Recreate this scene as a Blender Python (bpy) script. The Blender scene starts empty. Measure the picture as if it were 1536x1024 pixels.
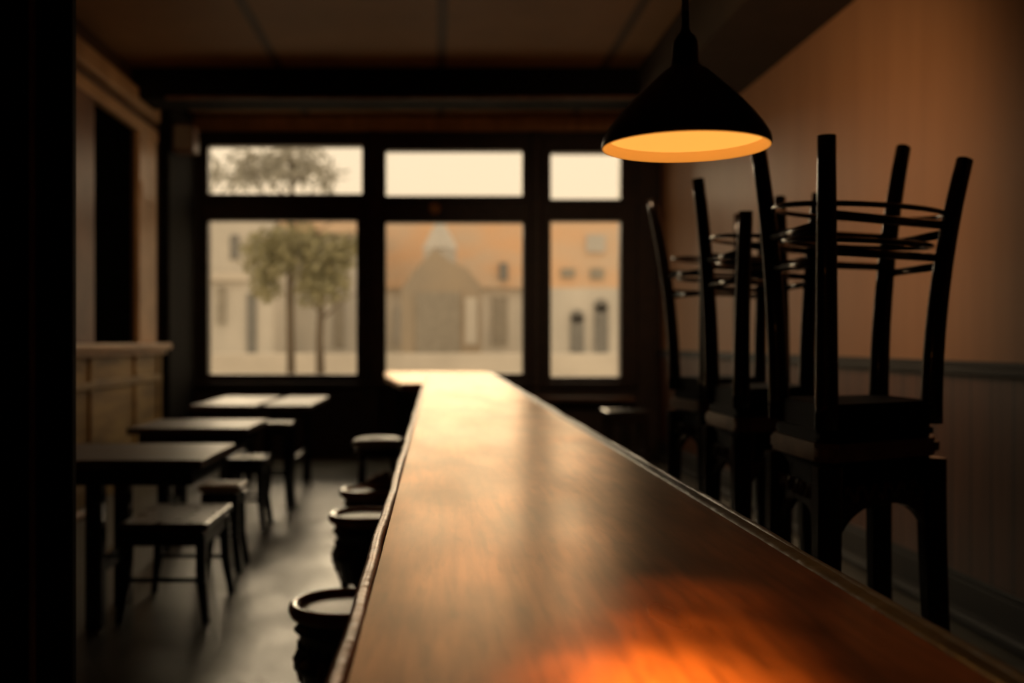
import bpy, bmesh, math, random
from mathutils import Vector, Matrix
random.seed(4)
scn = bpy.context.scene
C = scn.collection
PI = math.pi
F = 1500.0; VX, VY = 655.0, 512.0; EYE = 1.2

def at(px, py, d):
    """world point seen at pixel (px,py) of the photo at distance d from the camera plane"""
    return Vector(((px - VX) / F * d, d, EYE + (VY - py) / F * d))

# ------------------------------------------------------------------ materials
def mat(name, col, rough=0.5, metal=0.0, col2=None, scale=(6, 6, 6), detail=4, bump=0.0, bscale=40,
        spec=0.5, emit=None, estr=0.0, rvar=0.0, coat=0.0, contrast=(0.35, 0.65)):
    m = bpy.data.materials.new(name); m.use_nodes = True
    nt = m.node_tree; N = nt.nodes; L = nt.links
    b = N['Principled BSDF']
    b.inputs['Base Color'].default_value = (*col, 1)
    b.inputs['Roughness'].default_value = rough
    b.inputs['Metallic'].default_value = metal
    b.inputs['Specular IOR Level'].default_value = spec
    b.inputs['Coat Weight'].default_value = coat
    tc = N.new('ShaderNodeTexCoord'); mp = N.new('ShaderNodeMapping')
    L.new(tc.outputs['Object'], mp.inputs['Vector'])
    mp.inputs['Scale'].default_value = scale
    nz = N.new('ShaderNodeTexNoise'); nz.inputs['Scale'].default_value = 1.0
    nz.inputs['Detail'].default_value = detail
    L.new(mp.outputs['Vector'], nz.inputs['Vector'])
    rp = N.new('ShaderNodeValToRGB')
    rp.color_ramp.elements[0].position = contrast[0]; rp.color_ramp.elements[1].position = contrast[1]
    c2 = col2 if col2 else tuple(c * 0.8 for c in col)
    rp.color_ramp.elements[0].color = (*c2, 1); rp.color_ramp.elements[1].color = (*col, 1)
    L.new(nz.outputs['Fac'], rp.inputs['Fac'])
    L.new(rp.outputs['Color'], b.inputs['Base Color'])
    if rvar:
        mr = N.new('ShaderNodeMapRange')
        mr.inputs['From Min'].default_value = 0.3; mr.inputs['From Max'].default_value = 0.7
        mr.inputs['To Min'].default_value = rough - rvar; mr.inputs['To Max'].default_value = rough + rvar
        L.new(nz.outputs['Fac'], mr.inputs['Value']); L.new(mr.outputs['Result'], b.inputs['Roughness'])
    if bump:
        n2 = N.new('ShaderNodeTexNoise'); n2.inputs['Scale'].default_value = bscale; n2.inputs['Detail'].default_value = 3
        L.new(tc.outputs['Object'], n2.inputs['Vector'])
        bp = N.new('ShaderNodeBump'); bp.inputs['Strength'].default_value = bump; bp.inputs['Distance'].default_value = 0.01
        L.new(n2.outputs['Fac'], bp.inputs['Height']); L.new(bp.outputs['Normal'], b.inputs['Normal'])
    if emit:
        b.inputs['Emission Color'].default_value = (*emit, 1); b.inputs['Emission Strength'].default_value = estr
    return m

M = {}
M['dark_wood'] = mat('dark_wood', (0.016, 0.009, 0.006), 0.24, col2=(0.007, 0.004, 0.003), scale=(30, 30, 4), bump=0.08, spec=0.5, coat=0.6)
M['matte_dark'] = mat('matte_dark', (0.008, 0.005, 0.004), 0.8, spec=0.15)
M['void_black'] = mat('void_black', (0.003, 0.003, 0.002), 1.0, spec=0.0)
M['seat_highlight'] = mat('seat_highlight', (0.26, 0.14, 0.07), 0.28, col2=(0.14, 0.07, 0.035), scale=(14, 14, 14))  # tan puts the seat-corner highlights into the colour
M['frame_wood'] = mat('frame_wood', (0.040, 0.020, 0.010), 0.45, col2=(0.022, 0.012, 0.007), scale=(8, 8, 8))
M['black'] = mat('black_paint', (0.006, 0.006, 0.005), 0.6)
M['post'] = mat('post_paint', (0.010, 0.010, 0.009), 0.7, spec=0.2)
M['table_wood'] = mat('table_wood', (0.16, 0.075, 0.035), 0.42, col2=(0.08, 0.038, 0.02), scale=(3, 22, 10), rvar=0.06)
M['stool_wood'] = mat('stool_wood', (0.10, 0.045, 0.02), 0.3, col2=(0.05, 0.022, 0.01), scale=(14, 14, 14), rvar=0.05)
M['rim_wood'] = mat('rim_wood', (0.50, 0.17, 0.07), 0.2, col2=(0.34, 0.10, 0.045), scale=(14, 14, 14), coat=0.8)  # reddish wood, brightened to put the lamp's warmth into the colour
M['pad'] = mat('seat_pad', (0.58, 0.44, 0.26), 0.36, col2=(0.46, 0.34, 0.20), scale=(9, 9, 9))  # pale pad, warmed to put lamp light into the colour
M['trim'] = mat('pale_trim', (0.75, 0.46, 0.22), 0.5, col2=(0.55, 0.32, 0.15), scale=(10, 3, 3))
M['trim_dark'] = mat('brown_trim', (0.26, 0.13, 0.065), 0.5, col2=(0.17, 0.08, 0.04), scale=(10, 3, 3))
M['olive'] = mat('olive_boards', (0.55, 0.37, 0.14), 0.6, col2=(0.30, 0.20, 0.08), scale=(2, 1.5, 9))
M['rail'] = mat('rail_paint', (0.04, 0.036, 0.028), 0.7, col2=(0.032, 0.03, 0.026))
M['cloth'] = mat('cloth', (0.30, 0.19, 0.10), 0.9, col2=(0.18, 0.11, 0.06), scale=(40, 40, 40), bump=0.5)
M['lamp_black'] = mat('lamp_enamel', (0.012, 0.009, 0.010), 0.38, spec=0.4)
M['lamp_in'] = mat('lamp_lining', (0.85, 0.52, 0.20), 0.6, emit=(1.0, 0.47, 0.085), estr=0.80)  # emission stands in for bulb light on the lining
M['lamp_lip'] = mat('lamp_lip', (0.85, 0.50, 0.18), 0.6, emit=(1.0, 0.36, 0.05), estr=0.55)  # weaker emission stands in for bulb light on the lip
M['socket'] = mat('socket', (0.012, 0.011, 0.018), 0.3)
M['bulb'] = mat('bulb', (1, 0.8, 0.5), 0.5, emit=(1.0, 0.62, 0.22), estr=3)
M['street'] = mat('street', (0.55, 0.5, 0.42), 0.8, scale=(0.4, 0.4, 0.4))
M['parapet'] = mat('parapet', (0.76, 0.68, 0.58), 0.9, scale=(0.5, 0.5, 0.5))
M['f_pale'] = mat('facade_pale', (0.70, 0.64, 0.56), 0.9, col2=(0.55, 0.51, 0.45), scale=(0.5, 0.5, 0.3))
M['f_brown'] = mat('facade_brown', (0.46, 0.37, 0.27), 0.9, col2=(0.38, 0.32, 0.25), scale=(0.4, 0.4, 0.3))
M['f_orange'] = mat('facade_orange', (0.80, 0.50, 0.30), 0.9, col2=(0.66, 0.54, 0.42), scale=(0.35, 0.35, 0.6))  # paler, patchy orange with haze put into the colour
M['f_grey'] = mat('facade_grey', (0.62, 0.58, 0.52), 0.9, col2=(0.5, 0.47, 0.43), scale=(0.6, 0.6, 0.3))
M['f_dark'] = mat('facade_opening', (0.25, 0.24, 0.22), 0.8)  # openings lightened to put haze into their colour
M['f_mid'] = mat('facade_mid', (0.38, 0.34, 0.28), 0.9)  # softer opening tone, haze put into the colour
M['bark'] = mat('bark', (0.17, 0.13, 0.09), 0.9, scale=(3, 3, 1))
M['leaf'] = mat('leaves', (0.42, 0.38, 0.22), 0.9, col2=(0.28, 0.26, 0.15), scale=(3, 3, 3))  # leaf colour lightened to stand in for haze
M['branch'] = mat('grey_branches', (0.42, 0.40, 0.34), 0.9)

def planks(name, c1, c2, width, axis, rough=0.6, groove=(0.004, 0.003, 0.002), streak=(20, 20, 1.2), spec=0.4):
    """boards running vertically (axis picks the horizontal coordinate), dark grooves between them"""
    m = bpy.data.materials.new(name); m.use_nodes = True
    nt = m.node_tree; N = nt.nodes; L = nt.links; b = N['Principled BSDF']
    b.inputs['Roughness'].default_value = rough; b.inputs['Specular IOR Level'].default_value = spec
    tc = N.new('ShaderNodeTexCoord'); sp = N.new('ShaderNodeSeparateXYZ'); L.new(tc.outputs['Object'], sp.inputs[0])
    mp = N.new('ShaderNodeMapping'); mp.inputs['Scale'].default_value = streak; L.new(tc.outputs['Object'], mp.inputs['Vector'])
    nz = N.new('ShaderNodeTexNoise'); nz.inputs['Scale'].default_value = 1; nz.inputs['Detail'].default_value = 4
    L.new(mp.outputs[0], nz.inputs['Vector'])
    mx = N.new('ShaderNodeMix'); mx.data_type = 'RGBA'; mx.inputs[6].default_value = (*c1, 1); mx.inputs[7].default_value = (*c2, 1)
    L.new(nz.outputs['Fac'], mx.inputs[0])
    out = mx.outputs[2]
    if width:
        d = N.new('ShaderNodeMath'); d.operation = 'DIVIDE'; d.inputs[1].default_value = width; L.new(sp.outputs[axis], d.inputs[0])
        fr = N.new('ShaderNodeMath'); fr.operation = 'FRACT'; L.new(d.outputs[0], fr.inputs[0])
        lt = N.new('ShaderNodeMath'); lt.operation = 'LESS_THAN'; lt.inputs[1].default_value = 0.06; L.new(fr.outputs[0], lt.inputs[0])
        m2 = N.new('ShaderNodeMix'); m2.data_type = 'RGBA'; m2.inputs[7].default_value = (*groove, 1)
        L.new(out, m2.inputs[6]); L.new(lt.outputs[0], m2.inputs[0]); out = m2.outputs[2]
    L.new(out, b.inputs['Base Color'])
    return m
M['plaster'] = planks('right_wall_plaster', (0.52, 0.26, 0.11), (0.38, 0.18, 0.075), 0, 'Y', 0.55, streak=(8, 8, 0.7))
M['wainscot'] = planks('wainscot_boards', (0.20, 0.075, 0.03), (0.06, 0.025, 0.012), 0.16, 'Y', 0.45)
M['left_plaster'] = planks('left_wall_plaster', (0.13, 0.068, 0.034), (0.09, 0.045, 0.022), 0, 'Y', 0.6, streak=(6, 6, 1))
M['ceiling'] = planks('ceiling_panels', (0.50, 0.27, 0.10), (0.34, 0.18, 0.07), 1.38, 'X', 0.6, groove=(0.15, 0.08, 0.03), streak=(2, 2, 2))
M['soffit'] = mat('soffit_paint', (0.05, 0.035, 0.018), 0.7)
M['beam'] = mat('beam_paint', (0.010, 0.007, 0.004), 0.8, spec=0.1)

# worn floor
def floor_mat():
    m = bpy.data.materials.new('worn_floor'); m.use_nodes = True
    N = m.node_tree.nodes; L = m.node_tree.links; b = N['Principled BSDF']
    tc = N.new('ShaderNodeTexCoord'); mp = N.new('ShaderNodeMapping'); mp.inputs['Scale'].default_value = (2.2, 1.2, 1); L.new(tc.outputs['Object'], mp.inputs[0])
    nz = N.new('ShaderNodeTexNoise'); nz.inputs['Scale'].default_value = 2.2; nz.inputs['Detail'].default_value = 6; L.new(mp.outputs[0], nz.inputs[0])
    rp = N.new('ShaderNodeValToRGB'); rp.color_ramp.elements[0].position = .3; rp.color_ramp.elements[1].position = .72
    rp.color_ramp.elements[0].color = (0.10, 0.095, 0.075, 1); rp.color_ramp.elements[1].color = (0.22, 0.21, 0.165, 1)
    L.new(nz.outputs[0], rp.inputs[0]); L.new(rp.outputs[0], b.inputs['Base Color'])
    mr = N.new('ShaderNodeMapRange'); mr.inputs[1].default_value = .3; mr.inputs[2].default_value = .7; mr.inputs[3].default_value = .30; mr.inputs[4].default_value = .46
    L.new(nz.outputs[0], mr.inputs[0]); L.new(mr.outputs[0], b.inputs['Roughness'])
    bp = N.new('ShaderNodeBump'); bp.inputs['Strength'].default_value = .35; bp.inputs['Distance'].default_value = .02
    L.new(nz.outputs[0], bp.inputs['Height']); L.new(bp.outputs[0], b.inputs['Normal'])
    return m
M['floor'] = floor_mat()

# polished, worn copper-coloured bar top
def bar_mat():
    m = bpy.data.materials.new('bar_top_wood'); m.use_nodes = True
    N = m.node_tree.nodes; L = m.node_tree.links; b = N['Principled BSDF']
    tc = N.new('ShaderNodeTexCoord')
    def noise(sc, s, det=4, dist=0.0):
        mp = N.new('ShaderNodeMapping'); mp.inputs['Scale'].default_value = sc; L.new(tc.outputs['Object'], mp.inputs[0])
        n = N.new('ShaderNodeTexNoise'); n.inputs['Scale'].default_value = s; n.inputs['Detail'].default_value = det; n.inputs['Distortion'].default_value = dist
        L.new(mp.outputs[0], n.inputs[0]); return n.outputs[0]
    grain = noise((30, 2.2, 1), 2.0, 5)
    cloud = noise((3.0, 1.4, 1), 2.4, 3)
    weave = noise((40, 60, 1), 3.0, 2)
    rp = N.new('ShaderNodeValToRGB'); e = rp.color_ramp.elements
    e[0].position = .34; e[1].position = .72; e[0].color = (0.12, 0.040, 0.014, 1); e[1].color = (0.36, 0.14, 0.052, 1)
    L.new(cloud, rp.inputs[0])
    mx = N.new('ShaderNodeMix'); mx.data_type = 'RGBA'; mx.blend_type = 'MULTIPLY'; mx.inputs[0].default_value = .55
    r2 = N.new('ShaderNodeValToRGB'); r2.color_ramp.elements[0].position = .35; r2.color_ramp.elements[1].position = .6
    r2.color_ramp.elements[0].color = (.35, .3, .28, 1); L.new(grain, r2.inputs[0])
    L.new(rp.outputs[0], mx.inputs[6]); L.new(r2.outputs[0], mx.inputs[7])
    mp = N.new('ShaderNodeMapping'); mp.inputs['Rotation'].default_value = (0, 0, .35); mp.inputs['Scale'].default_value = (60, 9, 1); L.new(tc.outputs['Object'], mp.inputs[0])
    sn = N.new('ShaderNodeTexNoise'); sn.inputs['Scale'].default_value = 1.0; sn.inputs['Detail'].default_value = 3; L.new(mp.outputs[0], sn.inputs[0])
    r3 = N.new('ShaderNodeValToRGB'); r3.color_ramp.elements[0].position = .36; r3.color_ramp.elements[1].position = .46
    r3.color_ramp.elements[0].color = (.42, .40, .38, 1); L.new(sn.outputs[0], r3.inputs[0])
    m3 = N.new('ShaderNodeMix'); m3.data_type = 'RGBA'; m3.blend_type = 'MULTIPLY'; m3.inputs[0].default_value = .4
    L.new(mx.outputs[2], m3.inputs[6]); L.new(r3.outputs[0], m3.inputs[7]); L.new(m3.outputs[2], b.inputs['Base Color'])
    mr = N.new('ShaderNodeMapRange'); mr.inputs[1].default_value = .3; mr.inputs[2].default_value = .7; mr.inputs[3].default_value = .27; mr.inputs[4].default_value = .35; mr.interpolation_type = 'SMOOTHERSTEP'; mr.inputs[1].default_value = .1; mr.inputs[2].default_value = .9
    wear = noise((3.5, 1.0, 1), 1.6, 1.5)
    L.new(wear, mr.inputs[0]); L.new(mr.outputs[0], b.inputs['Roughness'])
    ad = N.new('ShaderNodeMath'); ad.operation = 'ADD'; L.new(grain, ad.inputs[0])
    ml = N.new('ShaderNodeMath'); ml.operation = 'MULTIPLY'; ml.inputs[1].default_value = .35; L.new(weave, ml.inputs[0]); L.new(ml.outputs[0], ad.inputs[1])
    bp = N.new('ShaderNodeBump'); bp.inputs['Strength'].default_value = .22; bp.inputs['Distance'].default_value = .001
    L.new(ad.outputs[0], bp.inputs['Height']); L.new(bp.outputs[0], b.inputs['Normal'])
    b.inputs['Metallic'].default_value = 0.7; b.inputs['Specular Tint'].default_value = (.95, .80, .62, 1)
    b.inputs['Specular IOR Level'].default_value = 0.35
    return m
M['bar'] = bar_mat()
M['bar_edge'] = mat('bar_edge', (0.34, 0.15, 0.06), 0.28, col2=(0.15, 0.06, 0.025), scale=(10, 14, 10), metal=0.3, bump=0.3, bscale=30)
M['bar_edge_r'] = mat('bar_edge_grey', (0.075, 0.075, 0.06), 0.4, col2=(0.045, 0.042, 0.035), scale=(10, 10, 10), bump=0.3, bscale=30)
M['cream_edge'] = mat('cream_edge', (0.55, 0.48, 0.38), 0.4)

def glass_mat():
    m = bpy.data.materials.new('window_glass'); m.use_nodes = True
    N = m.node_tree.nodes; L = m.node_tree.links; N.remove(N['Principled BSDF'])
    o = N['Material Output']; t = N.new('ShaderNodeBsdfTransparent'); g = N.new('ShaderNodeBsdfGlossy'); mx = N.new('ShaderNodeMixShader')
    t.inputs[0].default_value = (.97, .97, .95, 1); g.inputs['Roughness'].default_value = .4; g.inputs[0].default_value = (.8, .8, .8, 1)
    mx.inputs[0].default_value = .04
    L.new(t.outputs[0], mx.inputs[1]); L.new(g.outputs[0], mx.inputs[2]); L.new(mx.outputs[0], o.inputs[0])
    return m
M['glass'] = glass_mat()

# ------------------------------------------------------------------ mesh helpers
def bx(bm, x0, x1, y0, y1, z0, z1, bev=0.0, mtx=None):
    t = bmesh.new(); bmesh.ops.create_cube(t, size=1)
    for v in t.verts:
        v.co = Vector(((x0 + x1) / 2 + v.co.x * (x1 - x0), (y0 + y1) / 2 + v.co.y * (y1 - y0), (z0 + z1) / 2 + v.co.z * (z1 - z0)))
    if bev: bmesh.ops.bevel(t, geom=t.edges[:], offset=bev, segments=2, affect='EDGES', profile=0.5)
    if mtx: bmesh.ops.transform(t, matrix=mtx, verts=t.verts)
    me = bpy.data.meshes.new('t'); t.to_mesh(me); bm.from_mesh(me); bpy.data.meshes.remove(me); t.free()

def tube(bm, pts, rad, n=10, closed=False, sq=False, flat=1.0):
    """swept round (or square when sq) bar through pts; rad scalar or list"""
    pts = [Vector(p) for p in pts]; k = len(pts)
    rr = rad if isinstance(rad, (list, tuple)) else [rad] * k
    if sq: n = 8
    rings = []; up = None
    for i, p in enumerate(pts):
        a = pts[(i - 1) % k] if (closed or i) else p; b = pts[(i + 1) % k] if (closed or i < k - 1) else p
        t = (b - a).normalized()
        if up is None:
            ref = Vector((1, 0, 0)) if abs(t.x) < .8 else Vector((0, 0, 1))
            up = (ref - t * ref.dot(t)).normalized()
        else:
            up = (up - t * up.dot(t)).normalized()
        s = t.cross(up)
        ring = []
        for j in range(n):
            if sq:
                c = [(1, .75), (.75, 1), (-.75, 1), (-1, .75), (-1, -.75), (-.75, -1), (.75, -1), (1, -.75)][j]
                q = up * c[0] + s * c[1] * flat
            else:
                an = 2 * PI * j / n; q = up * math.cos(an) + s * math.sin(an) * flat
            ring.append(bm.verts.new(p + q * rr[i]))
        rings.append(ring)
    m = k if closed else k - 1
    for i in range(m):
        A, B = rings[i], rings[(i + 1) % k]
        for j in range(n): bm.faces.new((A[j], A[(j + 1) % n], B[(j + 1) % n], B[j]))
    if not closed:
        bm.faces.new(rings[0][::-1]); bm.faces.new(rings[-1])

def lathe(bm, prof, n=48, c=(0, 0, 0), cap=False):
    rings = []
    for r, z in prof:
        rings.append([bm.verts.new((c[0] + r * math.cos(2 * PI * j / n), c[1] + r * math.sin(2 * PI * j / n), c[2] + z)) for j in range(n)])
    for A, B in zip(rings, rings[1:]):
        for j in range(n): bm.faces.new((A[j], A[(j + 1) % n], B[(j + 1) % n], B[j]))
    if cap: bm.faces.new(rings[0][::-1]); bm.faces.new(rings[-1])

def prism(bm, poly, z0, z1, bev=0.0):
    t = bmesh.new()
    lo = [t.verts.new((x, y, z0)) for x, y in poly]; hi = [t.verts.new((x, y, z1)) for x, y in poly]
    n = len(poly); t.faces.new(lo[::-1]); t.faces.new(hi)
    for i in range(n): t.faces.new((lo[i], lo[(i + 1) % n], hi[(i + 1) % n], hi[i]))
    if bev: bmesh.ops.bevel(t, geom=[e for e in t.edges if abs(e.verts[0].co.z - e.verts[1].co.z) < 1e-6], offset=bev, segments=2, affect='EDGES')
    me = bpy.data.meshes.new('t'); t.to_mesh(me); bm.from_mesh(me); bpy.data.meshes.remove(me); t.free()

def obj(name, bm, m, parent=None, smooth=False, sub=0):
    bmesh.ops.recalc_face_normals(bm, faces=bm.faces[:])
    me = bpy.data.meshes.new(name); bm.to_mesh(me); bm.free()
    o = bpy.data.objects.new(name, me); C.objects.link(o)
    me.materials.append(m if not isinstance(m, str) else M[m])
    if smooth:
        for p in me.polygons: p.use_smooth = True
    if sub:
        s = o.modifiers.new('sub', 'SUBSURF'); s.levels = sub; s.render_levels = sub
    if parent is not None:
        o.parent = parent
        o.matrix_parent_inverse = Matrix.Translation(parent.location).inverted() if not parent.get('_loc') else Matrix()
    return o

def B(): return bmesh.new()
def thing(name, label, cat, loc=(0, 0, 0), group=None):
    o = bpy.data.objects.new(name, None); C.objects.link(o); o.location = loc; o.empty_display_size = .1
    return tag(o, label, cat, group)
def tag(o, label, cat, group=None):
    o['label'] = label; o['category'] = cat
    if group: o['group'] = group
    return o
def struct(name, bm, m, parent=None, smooth=False):
    o = obj(name, bm, m, parent, smooth)
    if parent is None: o['kind'] = 'structure'
    return o
def one(name, m, parent, *a, **k):
    b = B(); bx(b, *a, **k); return obj(name, b, m, parent)

# ------------------------------------------------------------------ room shell
XL, XR, YF, YB, ZC = -2.6, 2.33, 10.4, -2.5, 3.53
b = B(); bx(b, XL - .6, XR + .3, YB - .2, YF + .25, -.1, 0); struct('floor', b, 'floor')
b = B(); bx(b, XL - .6, XR + .3, YB - .2, YF + .25, ZC, ZC + .1); struct('ceiling', b, 'ceiling')
b = B(); bx(b, XR, XR + .2, YB - .2, YF + .25, 1.08, ZC); bx(b, XR + .0, XR + .2, YB - .2, YF + .25, 0, 1.08)
struct('wall_right', b, 'plaster')
b = B(); bx(b, XR - .02, XR, YB, YF, .18, 1.06); struct('trim_1', b, 'wainscot')           # wainscot boards
b = B(); bx(b, XR - .05, XR, YB, YF, 1.055, 1.085, bev=.006); bx(b, XR - .03, XR, YB, YF, 1.085, 1.115, bev=.004)
struct('trim_2', b, 'rail')
b = B(); bx(b, XR - .045, XR, YB, YF, 0, .16, bev=.004); bx(b, XR - .03, XR, YB, YF, .16, .185, bev=.006)
bx(b, XR - .12, XR - .045, YB, YF, 0, .05, bev=.012)
struct('baseboard_right', b, 'rail')
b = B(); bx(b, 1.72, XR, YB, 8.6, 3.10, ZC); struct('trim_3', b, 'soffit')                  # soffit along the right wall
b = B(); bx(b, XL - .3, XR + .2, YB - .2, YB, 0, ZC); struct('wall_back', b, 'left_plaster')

# left wall with the opening
OY0, OY1, OZ0, OZ1 = 7.5, 8.62, 1.17, 3.06
b = B()
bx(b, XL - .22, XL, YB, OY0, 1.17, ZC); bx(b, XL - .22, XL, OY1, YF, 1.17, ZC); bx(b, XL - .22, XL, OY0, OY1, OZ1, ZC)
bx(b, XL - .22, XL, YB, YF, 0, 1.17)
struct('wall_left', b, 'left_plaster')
b = B(); bx(b, XL, XL + .02, 3.0, 9.3, .0, 1.13)
for y in (4.1, 5.2, 6.3, 7.4, 8.5, 9.2): bx(b, XL + .02, XL + .045, y, y + .10, .1, 1.13, bev=.005)
bx(b, XL + .02, XL + .05, 3.0, 9.3, .84, .90, bev=.008); bx(b, XL + .02, XL + .05, 3.0, 9.3, 0, .14, bev=.006)
struct('trim_4', b, 'olive')                                                               # panelled dado
b = B(); bx(b, XL, XL + .14, 3.0, 9.3, 1.13, 1.185, bev=.012); bx(b, XL, XL + .09, 3.0, 9.3, 1.085, 1.13, bev=.01)
struct('trim_5', b, 'trim')                                                                # ledge
w4 = B(); bx(w4, XL - .10, XL - .03, OY0, OY1, OZ0, OZ1); w4 = struct('window_4', w4, 'void_black')  # black sheet stands in for the unlit depth of the opening
b = B(); bx(b, XL - .02, XL + .035, 6.9, OY0, 1.185, 3.10, bev=.008); obj('jamb', b, 'trim_dark', w4)
b = B(); bx(b, XL - .02, XL + .04, OY1, OY1 + .52, 1.185, 3.10, bev=.008); bx(b, XL + .0, XL + .05, OY1 + .04, OY1 + .48, 2.42, 2.60, bev=.01); obj('jamb', b, 'trim', w4)  # far jamb paler than the near one, window light put into its colour
b = B(); bx(b, XL - .02, XL + .05, 6.6, OY1 + .55, 3.02, 3.12, bev=.01); bx(b, XL - .02, XL + .07, 6.6, OY1 + .55, 3.20, 3.36, bev=.012); obj('lintel', b, 'trim', w4)

# pier in the corner + ceiling beam + crown strips
b = B(); bx(b, XL, XL + .10, 9.35, YF, 0, ZC, bev=.01); struct('trim_6', b, 'beam')
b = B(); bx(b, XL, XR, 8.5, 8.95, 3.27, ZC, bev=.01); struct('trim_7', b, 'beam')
b = B(); bx(b, XL + .3, XR - .1, 8.46, 8.50, 3.25, 3.28, bev=.01); struct('trim_8', b, 'trim_dark')
b = B(); bx(b, XL + .1, XR, YF - .14, YF, 3.44, ZC - .02, bev=.012); bx(b, XL + .1, XR, YF - .09, YF, 3.38, 3.44, bev=.01); struct('trim_9', b, 'trim')  # lighter trim colour stands in for light on this unlit strip

# window wall
up = [(313, 543, 219, 291), (579, 783, 226, 294), (826, 930, 229, 299)]
lw = [(313, 535, 331, 561), (579, 784, 334, 560), (826, 930, 332, 565)]
def wx(p): return (p - VX) / F * YF
def wz(p): return EYE + (VY - p) / F * YF
b = B()
T0, T1 = YF, YF + .2
xs = sorted(set([XL, XR]))
cols = [(wx(300), wx(550)), (wx(568), wx(794)), (wx(815), wx(942))]
zlo, zt0, zt1, zhi = wz(572), wz(322), wz(303), wz(210)
bx(b, XL - .2, XR + .2, T0, T1, 0, zlo); bx(b, XL - .2, XR + .2, T0, T1, zhi, ZC)
edges = [XL - .2, cols[0][0], cols[0][1], cols[1][0], cols[1][1], cols[2][0], cols[2][1], XR + .2]
for i in (0, 2, 4, 6): bx(b, edges[i], edges[i + 1], T0, T1, zlo, zhi)
for c0, c1 in cols: bx(b, c0, c1, T0, T1, zt0, zt1)
struct('wall_front', b, 'frame_wood')
for i in range(3):
    fr = B()
    for (x0, x1, y0, y1), (za, zb) in ((up[i], (zt1, zhi)), (lw[i], (zlo, zt0))):
        X0, X1, Z0, Z1 = wx(x0), wx(x1), wz(y1), wz(y0); c0, c1 = cols[i]
        bx(fr, c0, X0, T0 - .03, T0 + .12, za, zb, bev=.004); bx(fr, X1, c1, T0 - .03, T0 + .12, za, zb, bev=.004)
        bx(fr, X0, X1, T0 - .03, T0 + .12, za, Z0, bev=.004); bx(fr, X0, X1, T0 - .03, T0 + .12, Z1, zb, bev=.004)
    f = struct('window_%d' % (i + 1), fr, 'frame_wood')
    for (x0, x1, y0, y1) in (up[i], lw[i]):
        one('pane', 'glass', f, wx(x0) - .005, wx(x1) + .005, T0 + .05, T0 + .056, wz(y1) - .005, wz(y0) + .005)
b = B(); bx(b, cols[0][0] - .06, cols[2][1] + .06, T0 - .12, T0, zlo - .05, zlo - .005, bev=.01); struct('trim_10', b, 'frame_wood')
# mullion casings, slightly proud of the wall
b = B()
for x in (wx(561), wx(804)): bx(b, x - .06, x + .06, T0 - .05, T0, 0.1, 3.4, bev=.012)
bx(b, wx(955), wx(985), T0 - .05, T0, 0.1, 3.4, bev=.01)
bx(b, wx(283), wx(297), T0 - .05, T0, 0.1, 3.4, bev=.01)
struct('trim_11', b, 'frame_wood')
# low shelf under the right window
b = B(); bx(b, wx(800), wx(942), 10.02, YF, .60, .64, bev=.008); sh = tag(obj('window_shelf', b, 'table_wood'), 'low dark wooden shelf under the right-hand window, behind the bar', 'shelf')
for x in (wx(812), wx(930)): one('bracket', 'dark_wood', sh, x - .02, x + .02, 10.08, YF, 0, .60)
# little round latch on the transom rail
b = B(); lathe(b, [(0.0, -.02), (.045, -.018), (.06, 0), (.045, .012), (0, .016)], 24); o = tag(obj('latch_knob', b, 'trim', smooth=True), 'small round brass-coloured knob on the rail above the middle window', 'knob')
o.location = (wx(652), YF - .02, wz(313)); o.rotation_euler = (PI / 2, 0, 0)
# square box on the corner pier
t = thing('wall_box', 'small square brown box high on the corner pier left of the windows', 'box', (XL + .1, 9.55, 3.0))
one('cabinet', 'trim_dark', t, XL + .10, XL + .30, 9.45, 9.68, 3.00, 3.26, bev=.015)
one('front_panel', 'f_mid', t, XL + .12, XL + .28, 9.438, 9.45, 3.02, 3.24, bev=.004)

# black doorway post at the left of the view
b = B(); bx(b, -1.25, -.73, 2.0, 2.03, 0, ZC, bev=.005); struct('trim_12', b, 'post')
b = B(); bx(b, -.812, -.800, 1.985, 2.0, 0, ZC, bev=.004); struct('trim_13', b, 'trim_dark')

# ------------------------------------------------------------------ bar counter
BZ = .9; XBL, XBR = -.094, .513
bar = thing('bar_counter', 'long polished copper-brown wooden bar top running to the windows', 'bar counter', (.2, 4.8, 0))
def edge_wave(y, s): return .0012 * math.sin(y * 7 + s) + .0009 * math.sin(y * 19 + 2 * s)
ys = [-.6 + i * .06 for i in range(int((9.75 + .6) / .06) + 1)]
b = B()
t0 = [b.verts.new((XBL + .016, y, BZ)) for y in ys]; t1 = [b.verts.new((XBR - .022, y, BZ)) for y in ys]
u0 = [b.verts.new((XBL + .016, y, BZ - .05)) for y in ys]; u1 = [b.verts.new((XBR - .022, y, BZ - .05)) for y in ys]
for i in range(len(ys) - 1):
    b.faces.new((t0[i], t1[i], t1[i + 1], t0[i + 1])); b.faces.new((u0[i], u0[i + 1], u1[i + 1], u1[i]))
    b.faces.new((t0[i], t0[i + 1], u0[i + 1], u0[i])); b.faces.new((t1[i], u1[i], u1[i + 1], t1[i + 1]))
b.faces.new((t0[0], u0[0], u1[0], t1[0])); b.faces.new((t0[-1], t1[-1], u1[-1], u0[-1]))
obj('counter_top', b, 'bar', bar)
b = B(); tube(b, [(XBL + .004 + edge_wave(y, 0), y, BZ - .011 + edge_wave(y, 3) * .5) for y in ys], .0105, 12, flat=1.0)
obj('rounded_edge', b, 'bar_edge', bar, smooth=True)
b = B(); tube(b, [(XBL + .004, y, BZ - .06) for y in (ys[0], ys[-1])], .012, 10); obj('under_bead', b, 'bar_edge', bar, smooth=True)
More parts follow.
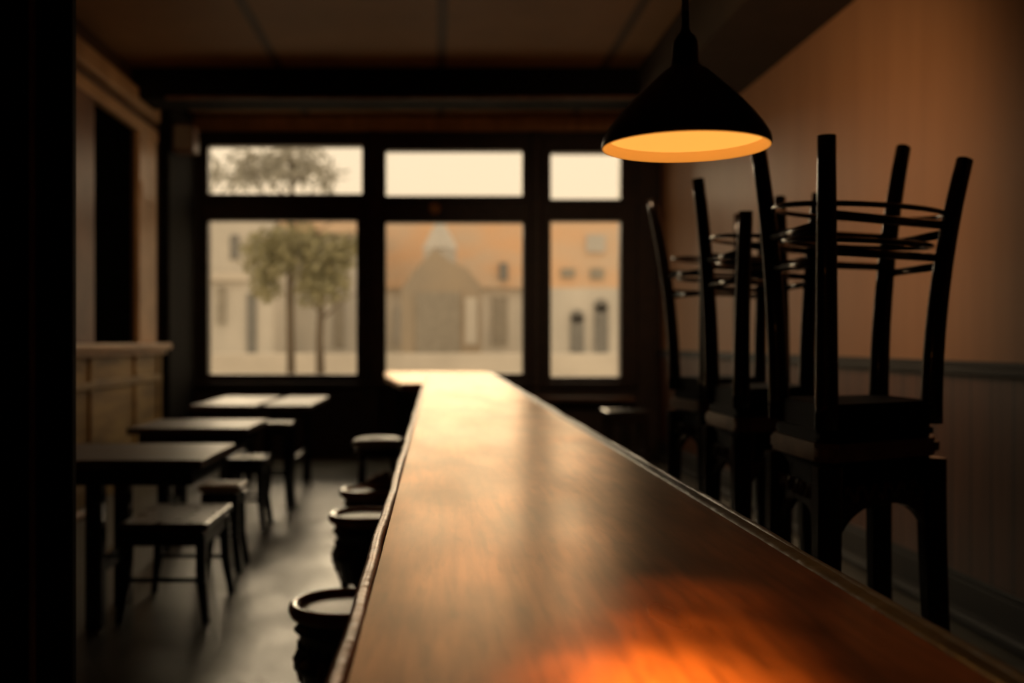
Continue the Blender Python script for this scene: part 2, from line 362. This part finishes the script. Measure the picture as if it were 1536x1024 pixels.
b = B(); bx(b, XBR - .024, XBR + .004, ys[0], ys[-1], BZ - .06, BZ + .003, bev=.006)
tube(b, [(XBR + .006 + edge_wave(y, 1), y, BZ - .008 + edge_wave(y, 2) * .6) for y in ys], .012, 8)
obj('back_edge', b, 'bar_edge_r', bar, smooth=True)
ret = [(-.09, 7.2), (-.26, 7.2), (-.44, 8.6), (-.53, 10.05), (-.06, 10.05), (.5, 10.05), (.5, 9.8), (-.09, 9.8)]
b = B(); prism(b, ret, BZ - .05, BZ - .002, bev=.01); obj('end_return', b, 'bar', bar)
b = B(); bx(b, .03, .45, -.5, 9.7, 0.10, BZ - .05); obj('base_cabinet', b, 'dark_wood', bar)
b = B(); bx(b, .05, .43, -.5, 9.7, 0, .10); obj('plinth', b, 'black', bar)
b = B()
for i in range(9): bx(b, .015, .03, -.3 + i * 1.1, .55 + i * 1.1, .2, .78, bev=.006)
obj('front_panels', b, 'dark_wood', bar)
b = B(); bx(b, -.4, .0, 9.4, 9.6, 0, BZ - .05, bev=.01); obj('return_support', b, 'dark_wood', bar)

# ------------------------------------------------------------------ pendant lamp
LX, LY, LZ = .3108, 1.25, 1.45; LS = 1.2
lamp = thing('pendant_lamp', 'black conical pendant lamp with glowing orange inside hanging over the bar', 'lamp', (LX, LY, LZ))
tilt = Matrix.Translation((LX, LY, LZ)) @ Matrix.Rotation(math.radians(.6), 4, 'Y') @ Matrix.Scale(LS, 4)
prof_o = [(.0850, -.0065), (.0862, -.0055), (.0862, -.002), (.0850, .004), (.0790, .014), (.0700, .026), (.0580, .0395), (.0450, .0525), (.0330, .0640), (.0235, .0725), (.0165, .0770), (.0140, .080)]
b = B(); lathe(b, prof_o, 64); bmesh.ops.transform(b, matrix=tilt, verts=b.verts)
shade = obj('lamp_shade', b, 'lamp_black', lamp, smooth=True)
prof_i = [(.0855, -.006), (.0862, -.0022)] + [(max(r - .0022, .003), z - .002) for r, z in prof_o[2:]]
prof_i = [(r - .003, z - .002) for r, z in prof_o[4:]]; prof_i = [(.0790, .0035)] + prof_i[0:]
b = B(); lathe(b, prof_i, 64); bmesh.ops.transform(b, matrix=tilt, verts=b.verts)
obj('shade_lining', b, 'lamp_in', shade, smooth=True)
b = B(); lathe(b, [(.0853, -.0066), (.0846, -.0070), (.0838, -.0062), (.0805, .0015), (.0790, .0035)], 64); bmesh.ops.transform(b, matrix=tilt, verts=b.verts)
obj('shade_rim', b, 'lamp_lip', shade, smooth=True)
b = B(); lathe(b, [(.0145, .076), (.0140, .085), (.0132, .098), (.0128, .103), (.0100, .109), (.0058, .113), (.0042, .118), (.0040, .135)], 32)
bmesh.ops.transform(b, matrix=Matrix.Translation((LX, LY, LZ)) @ Matrix.Scale(LS, 4), verts=b.verts); obj('lamp_socket', b, 'socket', lamp, smooth=True)
b = B(); tube(b, [(LX, LY, LZ + .15), (LX, LY, ZC - .03)], .0045, 10); obj('cable', b, 'socket', lamp, smooth=True)
b = B(); lathe(b, [(.0, ZC - .06), (.03, ZC - .055), (.05, ZC - .03), (.055, ZC)], 32); bmesh.ops.translate(b, vec=(LX, LY, 0), verts=b.verts); obj('ceiling_rose', b, 'socket', lamp, smooth=True)
b = B(); bmesh.ops.create_uvsphere(b, u_segments=24, v_segments=16, radius=.017); bmesh.ops.translate(b, vec=(LX, LY, LZ + .038), verts=b.verts); obj('bulb', b, 'bulb', lamp, smooth=True)
def light(name, kind, loc, energy, col, size=.05, rot=None, **k):
    l = bpy.data.lights.new(name, kind); l.energy = energy; l.color = col
    if kind in ('POINT', 'SPOT'): l.shadow_soft_size = size
    for a, v in k.items(): setattr(l, a, v)
    o = bpy.data.objects.new(name, l); C.objects.link(o); o.location = loc
    if rot: o.rotation_euler = rot
    return o
light('right_wall_fill', 'SPOT', (.3, 3.6, 2.75), 125, (1.0, .63, .36), .25, (Vector((2.33, 6.5, 1.45)) - Vector((.3, 3.6, 2.75))).to_track_quat('-Z', 'Y').to_euler(), spot_size=math.radians(92), spot_blend=1.0)  # unseen warm spot added to brighten the right wall
for tx, ty, en, an in ((.190, .80, 130, 32), (.225, .98, 48, 30), (.27, 1.16, 16, 32)):      # beam of the lamp, stretched towards the near end of the bar
    light('lamp_light', 'SPOT', (LX, LY, LZ + .012), en, (1.0, .37, .06), .03, (Vector((tx, ty, .9)) - Vector((LX, LY, LZ + .012))).to_track_quat('-Z', 'Y').to_euler(), spot_size=math.radians(an), spot_blend=1.0)
light('lamp_spill', 'SPOT', (LX, LY, LZ + .012), 2.5, (1.0, .42, .10), .03, (0, 0, 0), spot_size=math.radians(140), spot_blend=.8)
light('left_wall_fill', 'SPOT', (-.4, 5.4, 3.0), 48, (1.0, .62, .32), .25, (Vector((-2.6, 8.3, 1.9)) - Vector((-.4, 5.4, 3.0))).to_track_quat('-Z', 'Y').to_euler(), spot_size=math.radians(60), spot_blend=1.0)  # added spot without a fixture, warms the left wall trims

# ------------------------------------------------------------------ stacked bar chairs
def lerp(a, b, t): return a + (b - a) * t
def quad_inflate(q, r):
    c = sum(q, Vector((0, 0))) / 4; return [c + (p - c) * (1 + r / (p - c).length) for p in q]
def round_quad(q, r, n=5):
    """order N,R,F,L around; returns rounded polygon"""
    out = []
    for i in range(4):
        p, a, c = q[i], q[i - 1], q[(i + 1) % 4]
        pa = p + (a - p).normalized() * r; pc = p + (c - p).normalized() * r
        for j in range(n + 1):
            t = j / n; out.append(pa * (1 - t) ** 2 + p * 2 * t * (1 - t) + pc * t * t)
    return [(v.x, v.y) for v in out]

SEAT = .975
def leg_curve(p0, p1, z0, z1, bow):
    """from seat (p0,z0) to foot/tip (p1,z1): hangs straight then sweeps out"""
    pts = []
    for i in range(13):
        t = i / 12; s = t ** 2.0
        p = lerp(p0, p1, s); pts.append(Vector((p.x, p.y, lerp(z0, z1, t))))
    return pts

def stack(corner, tips, zs, lab_up, lab_low, grp_u, grp_l):
    """corner/tips: plan positions for N,R,F,L at seat level and at the raised feet; zs: foot heights"""
    q = [Vector(c) for c in corner]; tp = [Vector(c) for c in tips]; c0 = sum(q, Vector((0, 0))) / 4
    # upside-down chair
    up_ = thing('bar_chair', lab_up, 'chair', (c0.x, c0.y, SEAT), grp_u)
    b = B(); prism(b, round_quad(quad_inflate(q, .018), .05), SEAT, SEAT + .028, bev=.008); obj('seat', b, 'matte_dark', up_)
    b = B(); prism(b, round_quad(quad_inflate(q, .006), .03), SEAT + .028, SEAT + .085); obj('seat_frame', b, 'matte_dark', up_)
    for i in range(4):
        b = B(); pts = leg_curve(q[i], tp[i], SEAT + .03, zs[i], 0)
        rad = [lerp(.0255, .0200, k / 12) for k in range(13)]
        tube(b, pts, rad, 14, flat=.9); obj('leg', b, 'dark_wood', up_, smooth=True)
    def on_leg(i, z):
        t = (z - SEAT - .03) / (zs[i] - SEAT - .03); p = lerp(q[i], tp[i], t * t); return Vector((p.x, p.y, z))
    for dz, r in ((.505, .011), (.425, .010)):
        for i in range(4):
            j = (i + 1) % 4; z = SEAT + dz - (.018 if i % 2 else 0)
            b = B(); tube(b, [on_leg(i, z), on_leg(j, z)], r, 8); obj('stretcher', b, 'dark_wood', up_, smooth=True)
    # bent hoops around the legs
    for dz, rr, rt in ((.545, .045, .0065), (.465, .03, .0065)):
        cc = [on_leg(i, SEAT + dz) for i in range(4)]; pts = []
        cen = sum(cc, Vector()) / 4
        ax = (cc[1] - cc[0] + cc[2] - cc[3]) / 4; ay = (cc[3] - cc[0] + cc[2] - cc[1]) / 4
        k = 1.22 if dz > .5 else 1.12
        for a in range(40):
            an = 2 * PI * a / 40; pts.append(cen + ax * k * math.cos(an) + ay * k * math.sin(an) + Vector((0, 0, .012 * math.sin(an))))
        b = B(); tube(b, pts, rt, 8, closed=True); obj('hoop', b, 'dark_wood', up_, smooth=True)
    # upright chair below
    lo = thing('bar_chair', lab_low, 'chair', (c0.x, c0.y, 0), grp_l)
    b = B(); prism(b, round_quad(quad_inflate(q, .032), .05), SEAT - .042, SEAT - .001, bev=.01); obj('seat', b, 'seat_highlight', lo)
    b = B(); prism(b, round_quad(quad_inflate(q, .004), .03), SEAT - .13, SEAT - .042); obj('seat_frame', b, 'matte_dark', lo)
    for i in range(4):
        d = (q[i] - c0).normalized()
        b = B(); pts = [Vector((q[i].x + d.x * .05 * (t / 12) ** 2, q[i].y + d.y * .05 * (t / 12) ** 2, lerp(SEAT - .05, 0, t / 12))) for t in range(13)]
        tube(b, pts, [lerp(.027, .022, t / 12) for t in range(13)], sq=True); obj('leg', b, 'dark_wood', lo)
    # arched, carved braces between the legs
    for i in range(4):
        a2, b2 = q[i], q[(i + 1) % 4]; w = (b2 - a2); nrm = Vector((-w.y, w.x)).normalized() * .009
        b = B(); n = 20; topz = SEAT - .12; cols_ = []
        for k in range(n + 1):
            t = k / n; u = abs(2 * t - 1); zb = SEAT - .145 - .17 * (1 - math.sqrt(max(0, 1 - min(1, u) ** 2.6)))
            p = lerp(a2, b2, t)
            cols_.append([b.verts.new((p.x + s * nrm.x, p.y + s * nrm.y, z)) for s, z in ((-1, topz), (1, topz), (1, zb), (-1, zb))])
        for A, D in zip(cols_, cols_[1:]):
            for k in range(4): b.faces.new((A[k], A[(k + 1) % 4], D[(k + 1) % 4], D[k]))
        b.faces.new(cols_[0]); b.faces.new(cols_[-1][::-1])
        brace = obj('arched_brace', b, 'dark_wood', lo); b = B()
        pts = []              # one carved scroll running along the apron
        for k in range(61):
            p = lerp(a2, b2, .12 + .76 * k / 60) - nrm * (1.2 + .3 * math.cos(k * .9)); pts.append((p.x, p.y, SEAT - .115 + .014 * math.sin(k * .63)))
        tube(b, pts, [.004 + .0025 * abs(math.sin(k * .63)) for k in range(61)], 6)
        obj('carving', b, 'stool_wood', brace)
    for i in range(4):
        j = (i + 1) % 4
        d1 = (q[i] - c0).normalized() * .028; d2 = (q[j] - c0).normalized() * .028; z = .25
        b = B(); tube(b, [(q[i].x + d1.x, q[i].y + d1.y, z), (q[j].x + d2.x, q[j].y + d2.y, z)], .011, 8); obj('footrest', b, 'dark_wood', lo, smooth=True)
    return up_, lo

def pl(px, d): return ((px - VX) / F * d, d)
def zt(py, d): return EYE + (VY - py) / F * d
GU, GL = 'upside-down chairs stacked on the row behind the bar', 'upright chairs of the row behind the bar'
stack([pl(1240, 2.2), pl(1397, 2.38), pl(1318, 2.64), pl(1168, 2.52)],
      [pl(1240, 2.2), pl(1447, 2.45), pl(1355, 2.8), pl(1137, 2.6)],
      [zt(203, 2.2), zt(240, 2.45), zt(222, 2.8), zt(222, 2.6)],
      'dark wooden chair upside down on the nearest stack, its feet the highest in view', 'upright dark wooden chair with carved arched apron at the bottom of the nearest stack', GU, GL)
stack([pl(1112, 2.93), pl(1210, 3.12), pl(1174, 3.42), pl(1068, 3.27)],
      [pl(1119, 2.88), pl(1228, 3.12), pl(1170, 3.52), pl(1047, 3.27)],
      [zt(316, 2.88), zt(290, 3.12), zt(296, 3.52), zt(268, 3.27)],
      'dark wooden chair upside down on the middle stack of the three', 'upright dark wooden chair at the bottom of the middle stack', GU, GL)
stack([pl(1058, 3.75), pl(1140, 3.92), pl(1108, 4.2), pl(1012, 4.05)],
      [pl(1056, 3.68), pl(1147, 3.92), pl(1108, 4.3), pl(976, 4.05)],
      [zt(345, 3.68), zt(330, 3.92), zt(322, 4.3), zt(298, 4.05)],
      'dark wooden chair upside down on the stack farthest from the lamp', 'upright dark wooden chair at the bottom of the farthest stack', GU, GL)

# ------------------------------------------------------------------ round bar stools on the left of the bar
def round_stool(x, y, h, R, label, pad='pad'):
    t = thing('round_stool', label, 'stool', (x, y, 0), 'round stools along the left side of the bar')
    b = B(); lathe(b, [(R - .030, h - .012), (R - .024, h + .004), (R - .012, h + .010), (R, h + .004), (R + .004, h - .012), (R - .002, h - .028), (R - .016, h - .034)], 48, (x, y, 0))
    obj('seat_rim', b, 'rim_wood', t, smooth=True)
    b = B(); lathe(b, [(0.001, h - .006), (R * .6, h - .007), (R - .026, h - .010), (R - .024, h - .03), (0.001, h - .03)], 48, (x, y, 0))
    obj('seat_pad', b, pad, t, smooth=True)
    b = B(); lathe(b, [(R - .02, h - .03), (R - .022, h - .055), (R - .012, h - .066), (R - .026, h - .075), (R - .030, h - .15), (R - .018, h - .16), (R - .018, h - .175), (R - .032, h - .19), (R - .045, h - .26), (R - .06, h - .27), (0.001, h - .27)], 48, (x, y, 0))
    for k in range(24):
        a = 2 * PI * k / 24
        bmesh.ops.create_icosphere(b, subdivisions=1, radius=.010, matrix=Matrix.Translation((x + (R - .028) * math.cos(a), y + (R - .028) * math.sin(a), h - .11)))
    obj('apron', b, 'dark_wood', t, smooth=True)
    for k in range(4):
        a = PI / 4 + PI / 2 * k + .5; ca, sa = math.cos(a), math.sin(a)
        prof = [(R - .035, h - .13), (R - .020, h - .17), (R - .030, h - .22), (R - .055, h * .42), (R - .055, h * .25), (R - .03, .08), (R - .015, .018)]
        b = B(); tube(b, [(x + r * ca, y + r * sa, z) for r, z in prof], [.020, .024, .018, .014, .013, .014, .018], 10)
        for z, r, s in ((h - .19, R - .018, .020), (h - .225, R - .026, .015)):
            bmesh.ops.create_icosphere(b, subdivisions=2, radius=s, matrix=Matrix.Translation((x + r * ca, y + r * sa, z)))
        obj('leg', b, 'stool_wood', t, smooth=True)
    b = B(); tube(b, [(x + (R - .055) * math.cos(2 * PI * k / 32), y + (R - .055) * math.sin(2 * PI * k / 32), h * .33) for k in range(32)], .011, 8, closed=True)
    obj('foot_ring', b, 'stool_wood', t, smooth=True)
round_stool(-.265, 2.86, .45, .155, 'round dark wooden stool nearest the camera on the left side of the bar')
round_stool(-.285, 4.05, .50, .150, 'second round stool from the camera beside the bar, with a pale inset seat')
round_stool(-.305, 4.72, .50, .150, 'round stool beside the bar with a crumpled brown cloth on its seat')
b = B(); bmesh.ops.create_icosphere(b, subdivisions=4, radius=1)
for v in b.verts:
    p = v.co; n = .22 * math.sin(p.x * 5 + 1) * math.cos(p.y * 6) + .12 * math.sin(p.y * 11 + p.x * 7)
    v.co = Vector((-.255 + p.x * .085, 4.74 + p.y * .10, .508 + max(0, p.z * .05 * (1 + n) + .018)))
tag(obj('folded_cloth', b, 'cloth', smooth=True), 'crumpled brown cloth lying on the seat of a round stool', 'cloth')
# taller stool with pale square seat at the far end
t = thing('round_stool', 'tall backless stool with a pale shiny cushion, farthest of those beside the bar', 'stool', (-.325, 5.6, 0), 'round stools along the left side of the bar')
b = B(); lathe(b, [(.001, .665), (.10, .664), (.135, .655), (.148, .64), (.146, .62), (.12, .612), (.001, .612)], 48, (-.325, 5.6, 0)); obj('cushion', b, 'cream_edge', t, smooth=True)
b = B(); lathe(b, [(.001, .612), (.13, .612), (.13, .56), (.001, .56)], 40, (-.325, 5.6, 0)); obj('apron', b, 'dark_wood', t, smooth=True)
for sx in (-1, 1):
    for sy in (-1, 1):
        b = B(); tube(b, [(-.325 + sx * .085, 5.6 + sy * .085, .57), (-.325 + sx * .12, 5.6 + sy * .12, 0)], [.018, .014], 8); obj('leg', b, 'dark_wood', t, smooth=True)

# ------------------------------------------------------------------ tables and stools by the left wall
def table(x0, x1, y0, y1, z, px, label, th=.035):
    t = thing('wooden_table', label, 'table', ((x0 + x1) / 2, (y0 + y1) / 2, 0), 'wooden tables along the left wall')
    one('table_top', 'table_wood', t, x0, x1, y0, y1, z - th, z, bev=.006)
    one('apron', 'dark_wood', t, x0 + .05, x1 - .05, y0 + .05, y1 - .05, z - th - .075, z - th, bev=.004)
    yc = (y0 + y1) / 2
    for s in px:
        one('leg', 'dark_wood', t, s - .035, s + .035, y0 + .12, y0 + .19, 0, z - th - .07, bev=.006)
        one('leg', 'dark_wood', t, s - .035, s + .035, y1 - .19, y1 - .12, 0, z - th - .07, bev=.006)
        one('crossbar', 'dark_wood', t, s - .02, s + .02, y0 + .19, y1 - .19, .22, .29, bev=.004)
    return t
table(-1.98, -.95, 4.04, 4.72, .72, (-1.43,), 'dark wooden table nearest the camera by the left wall')
table(-1.72, -1.05, 5.54, 6.2, .72, (-1.55,), 'second wooden table from the camera along the left wall')
table(-1.86, -1.37, 7.5, 8.8, .72, (-1.62,), 'small wooden table under the left window, nearer the left wall of the pair')
table(-1.31, -.95, 7.5, 8.8, .72, (-1.12,), 'small wooden table under the left window, nearer the aisle of the pair')
def low_stool(x, y, w, d, h, label, m='stool_wood', rot=0.0):
    t = thing('low_stool', label, 'stool', (x, y, 0), 'low four-legged stools beside the tables')
    mt = Matrix.Translation((x, y, 0)) @ Matrix.Rotation(rot, 4, 'Z')
    b = B(); bx(b, -w / 2, w / 2, -d / 2, d / 2, h - .035, h, bev=.012, mtx=mt); obj('seat', b, m, t)
    b = B(); bx(b, -w / 2 + .02, w / 2 - .02, -d / 2 + .02, d / 2 - .02, h - .10, h - .035, mtx=mt); obj('apron', b, 'dark_wood', t)
    for sx in (-1, 1):
        for sy in (-1, 1):
            b = B(); tube(b, [mt @ Vector((sx * (w / 2 - .035), sy * (d / 2 - .035), h - .05)), mt @ Vector((sx * (w / 2 - .03), sy * (d / 2 - .03), h * .4)), mt @ Vector((sx * (w / 2 - .005), sy * (d / 2 - .005), 0))], [.022, .019, .015], sq=True)
            obj('leg', b, 'dark_wood', t)
    for sy in (-1, 1):
        b = B(); tube(b, [mt @ Vector((-w / 2 + .03, sy * (d / 2 - .03), h * .42)), mt @ Vector((w / 2 - .03, sy * (d / 2 - .03), h * .42))], .010, 8); obj('rung', b, 'dark_wood', t, smooth=True)
low_stool(-1.165, 4.52, .38, .54, .425, 'low wooden stool nearest the camera, in front of the nearest table')
low_stool(-1.13, 5.30, .22, .24, .45, 'small low stool just behind the nearest table, by the second table', 'pad')
low_stool(-1.21, 6.45, .25, .30, .46, 'low dark stool in the middle of the row, behind the second table', 'dark_wood')
low_stool(-1.13, 7.12, .21, .24, .63, 'taller slim stool in front of the far pair of tables', 'stool_wood')
t = low_stool(1.60, 8.5, .36, .36, .62, 'lone dark stool behind the bar by the right window', 'dark_wood')
# low bench along the left wall
t = thing('wall_bench', 'low wooden bench against the left wall behind the nearest table', 'bench', (-2.15, 4.1, 0))
one('bench_seat', 'trim', t, -2.59 + .05, -1.74, 3.2, 5.0, .32, .355, bev=.01)
one('bench_base', 'dark_wood', t, -2.54, -1.80, 3.25, 4.95, 0, .32)

# ------------------------------------------------------------------ street outside
b = B(); bx(b, -30, 30, YF + .3, 70, -.12, -.02); struct('floor_street', b, 'street').name = 'ground'
def PX(px, d): return (px - VX) / F * d
def fb(bm, x0, x1, y0, y1, d, t=.3): bx(bm, PX(x0, d), PX(x1, d), d, d + t, zt(y1, d), zt(y0, d))
def pan(name, m, par, x0, x1, y0, y1, d):
    b = B(); fb(b, x0, x1, y0, y1, d, .15); return obj(name, b, m, par)
# low pale wall across the street
d = 30
b = B(); bx(b, PX(250, d), PX(1000, d), d, d + .4, -.02, zt(530, d), bev=.03); tag(obj('street_wall', b, 'parapet'), 'low pale wall across the street outside the windows', 'wall')
# pale building, left
d = 38
h = thing('house', 'pale rendered house with tall dark doorway seen through the left window', 'building', (PX(330, d), d, 0), 'houses across the street')
b = B(); bx(b, PX(200, d), PX(408, d), d, d + 5, 0, zt(326, d)); obj('wall', b, 'f_pale', h)
pan('window', 'f_dark', h, 345, 358, 352, 388, d - .12); pan('window', 'f_mid', h, 325, 338, 430, 485, d - .12)
pan('doorway', 'f_dark', h, 370, 384, 440, 552, d - .12); pan('cornice', 'parapet', h, 300, 372, 408, 420, d - .3)
d = 44
h = thing('house', 'grey house behind the street tree seen through the left window', 'building', (PX(460, d), d, 0), 'houses across the street')
b = B(); bx(b, PX(409, d), PX(560, d), d, d + 5, 0, zt(350, d)); obj('wall', b, 'f_grey', h)
b = B(); bx(b, PX(405, d), PX(564, d), d - .3, d + 5.3, zt(350, d), zt(326, d)); obj('roof', b, 'f_orange', h)
for x in (415, 500): pan('window', 'f_mid', h, x, x + 16, 440, 520, d - .12)
# gabled house, centre
d = 40
h = thing('house', 'brown gabled house in the middle of the centre window', 'building', (PX(655, d), d, 0), 'houses across the street')
b = B(); prof = [(602, 560), (602, 432), (628, 398), (652, 372), (676, 392), (700, 402), (722, 428), (722, 560)]
fr = [b.verts.new((PX(x, d), d, max(0, zt(y, d)))) for x, y in prof]; bk = [b.verts.new((PX(x, d), d + 4, max(0, zt(y, d)))) for x, y in prof]
b.faces.new(fr); b.faces.new(bk[::-1])
for i in range(8): b.faces.new((fr[i], bk[i], bk[(i + 1) % 8], fr[(i + 1) % 8]))
obj('wall', b, 'f_brown', h)
pan('doorway', 'f_mid', h, 624, 690, 438, 556, d - .12)
pan('panel', 'f_pale', h, 698, 716, 446, 516, d - .12)
d = 50
h = thing('house', 'tall house with orange tiled roof behind the brown gabled house', 'building', (PX(690, d), d, 0), 'houses across the street')
b = B(); bx(b, PX(562, d), PX(800, d), d, d + 5, 0, zt(432, d)); obj('wall', b, 'f_pale', h)
b = B(); bx(b, PX(562, d), PX(800, d), d - .4, d + 5, zt(432, d), zt(326, d)); obj('roof', b, 'f_orange', h)
pan('dormer_window', 'f_dark', h, 749, 762, 394, 420, d - .6); pan('doorway', 'f_mid', h, 738, 762, 445, 516, d - .12); pan('window', 'f_grey', h, 590, 602, 460, 516, d - .12)
d = 46
h = thing('church_spire', 'pale grey pointed spire rising behind the brown gable', 'spire', (PX(658, d), d, 0))
b = B(); bx(b, PX(636, d), PX(684, d), d, d + 1.4, 0, zt(372, d)); obj('tower', b, 'f_grey', h)
b = B(); lathe(b, [(.85, zt(372, d)), (.5, zt(350, d)), (.02, zt(322, d))], 8, (PX(660, d), d + .7, 0)); obj('spire_roof', b, 'f_grey', h)
# right: orange house
d = 36
h = thing('house', 'orange fronted house with dark arched doorways seen through the right window', 'building', (PX(870, d), d, 0), 'houses across the street')
b = B(); bx(b, PX(812, d), PX(1000, d), d, d + 5, zt(432, d), zt(318, d)); obj('upper_wall', b, 'f_orange', h)
b = B(); bx(b, PX(812, d), PX(1000, d), d, d + 5, 0, zt(432, d)); obj('lower_wall', b, 'f_pale', h)
pan('window', 'f_grey', h, 880, 908, 352, 378, d - .12); pan('window', 'f_mid', h, 842, 862, 402, 416, d - .12); pan('window', 'f_mid', h, 886, 906, 402, 418, d - .12)
for x0, x1, y0 in ((856, 876, 462), (892, 912, 446)):
    dd = d - .12; b = B(); bx(b, PX(x0, dd), PX(x1, dd), dd, dd + .1, 0, zt(y0 + 12, dd))
    r = PX(x1, dd) - PX(x0, dd)
    lathe(b, [(.001, 0), (r / 2, 0), (r / 2, .1), (.001, .1)], 24)
    for v in b.verts[8:]:
        v.co = Vector((PX((x0 + x1) / 2, dd) + v.co.x, dd + v.co.z, zt(y0 + 12, dd) + v.co.y))
    obj('arched_doorway', b, 'f_dark', h)
# trees
def tree(x, y, trunk_r, top, blobs, label, leafm='leaf', bare=None):
    t = thing('street_tree', label, 'tree', (x, y, 0), 'trees in the street')
    b = B(); tube(b, [(x, y, 0), (x - .03, y, top * .4), (x + .02, y, top * .7), (x, y, top)], [trunk_r * 1.2, trunk_r, trunk_r * .8, trunk_r * .4], 10)
    for k in range(8):
        a = k * 2.4; z = top * (.55 + .05 * k)
        tube(b, [(x, y, z), (x + .5 * math.cos(a), y + .4 * math.sin(a), z + .45), (x + 1.0 * math.cos(a), y + .8 * math.sin(a), z + .75)], [trunk_r * .4, trunk_r * .25, .01], 6)
    obj('trunk', b, 'bark', t, smooth=True)
    b = B()
    for (cx, cz, rr, n) in blobs:
        for k in range(n):
            u = Vector((random.gauss(0, 1), random.gauss(0, 1), random.gauss(0, 1))).normalized() * rr * random.random() ** .45
            c = Vector((cx, y, cz)) + u; s = random.uniform(.05, .11)
            ax = Vector((random.gauss(0, 1), random.gauss(0, 1), random.gauss(0, 1))).normalized(); bx_ = ax.orthogonal().normalized() * s
            cy_ = ax.cross(bx_).normalized() * s * .5
            b.faces.new([b.verts.new(c + q) for q in (-bx_, cy_, bx_, -cy_)])
    if blobs: obj('foliage', b, leafm, t)
    if bare:
        b = B()
        for (cx, cz, rr, n) in bare:
            for k in range(n):
                a = random.uniform(0, 2 * PI); c = Vector((cx + random.uniform(-rr, rr), y + random.uniform(-.4, .4), cz + random.uniform(-rr, rr) * .7))
                dv = Vector((math.cos(a), 0, math.sin(a))) * .3
                tube(b, [c - dv, c + Vector((0, 0, .05)), c + dv], [.03, .025, .01], 5)
        obj('bare_branches', b, 'branch', t)
    return t
d = 22; k = d / F
def bl(px, py, r, n): return (PX(px, d), zt(py, d), r * k, n)
tree(PX(437, d), d, .085, zt(205, d), [bl(400, 385, 42, 700), bl(440, 370, 44, 750), bl(490, 385, 40, 650), bl(520, 375, 30, 260), bl(470, 430, 34, 450), bl(400, 430, 26, 220), bl(505, 430, 26, 200)],
     'leafy green street tree with a slim dark trunk outside the left window', bare=[bl(395, 250, 34, 60), bl(445, 245, 34, 70), bl(340, 265, 26, 25), bl(480, 265, 24, 20)])
d = 27; k = d / F
tree(PX(481, d), d, .11, zt(400, d), [bl(478, 420, 26, 200)], 'smaller tree with a brown trunk just right of the leafy street tree')

# ------------------------------------------------------------------ light, world, camera
w = bpy.data.worlds.new('World'); scn.world = w; w.use_nodes = True
N = w.node_tree.nodes; L = w.node_tree.links
bg = N['Background']; bg.inputs[1].default_value = 1.25
tc = N.new('ShaderNodeTexCoord'); sp = N.new('ShaderNodeSeparateXYZ'); rp = N.new('ShaderNodeValToRGB')
L.new(tc.outputs['Generated'], sp.inputs[0]); L.new(sp.outputs['Z'], rp.inputs[0])
rp.color_ramp.elements[0].position = 0; rp.color_ramp.elements[0].color = (.95, .72, .47, 1)
rp.color_ramp.elements[1].position = .35; rp.color_ramp.elements[1].color = (1.0, .81, .58, 1)
L.new(rp.outputs[0], bg.inputs[0])
daylight_boost = light('daylight_boost', 'SUN', (0, 20, 10), 1.9, (1.0, .78, .52), angle=math.radians(28))  # soft low lamp added to strengthen daylight through the windows
dirv = Vector((.10, -1, -.22)); daylight_boost.rotation_euler = dirv.to_track_quat('-Z', 'Y').to_euler()

cam = bpy.data.cameras.new('camera'); co = bpy.data.objects.new('camera', cam); C.objects.link(co)
co.location = (0, 0, EYE); co.rotation_euler = (PI / 2, 0, 0)
cam.sensor_width = 36; cam.lens = F / 1536 * 36; cam.shift_x = (768 - VX) / 1536; cam.clip_start = .02
cam.dof.use_dof = True; cam.dof.focus_distance = 1.55; cam.dof.aperture_fstop = 2.4
scn.camera = co
scn.view_settings.view_transform = 'Standard'
scn.view_settings.look = 'None'
scn.view_settings.exposure = 0.0
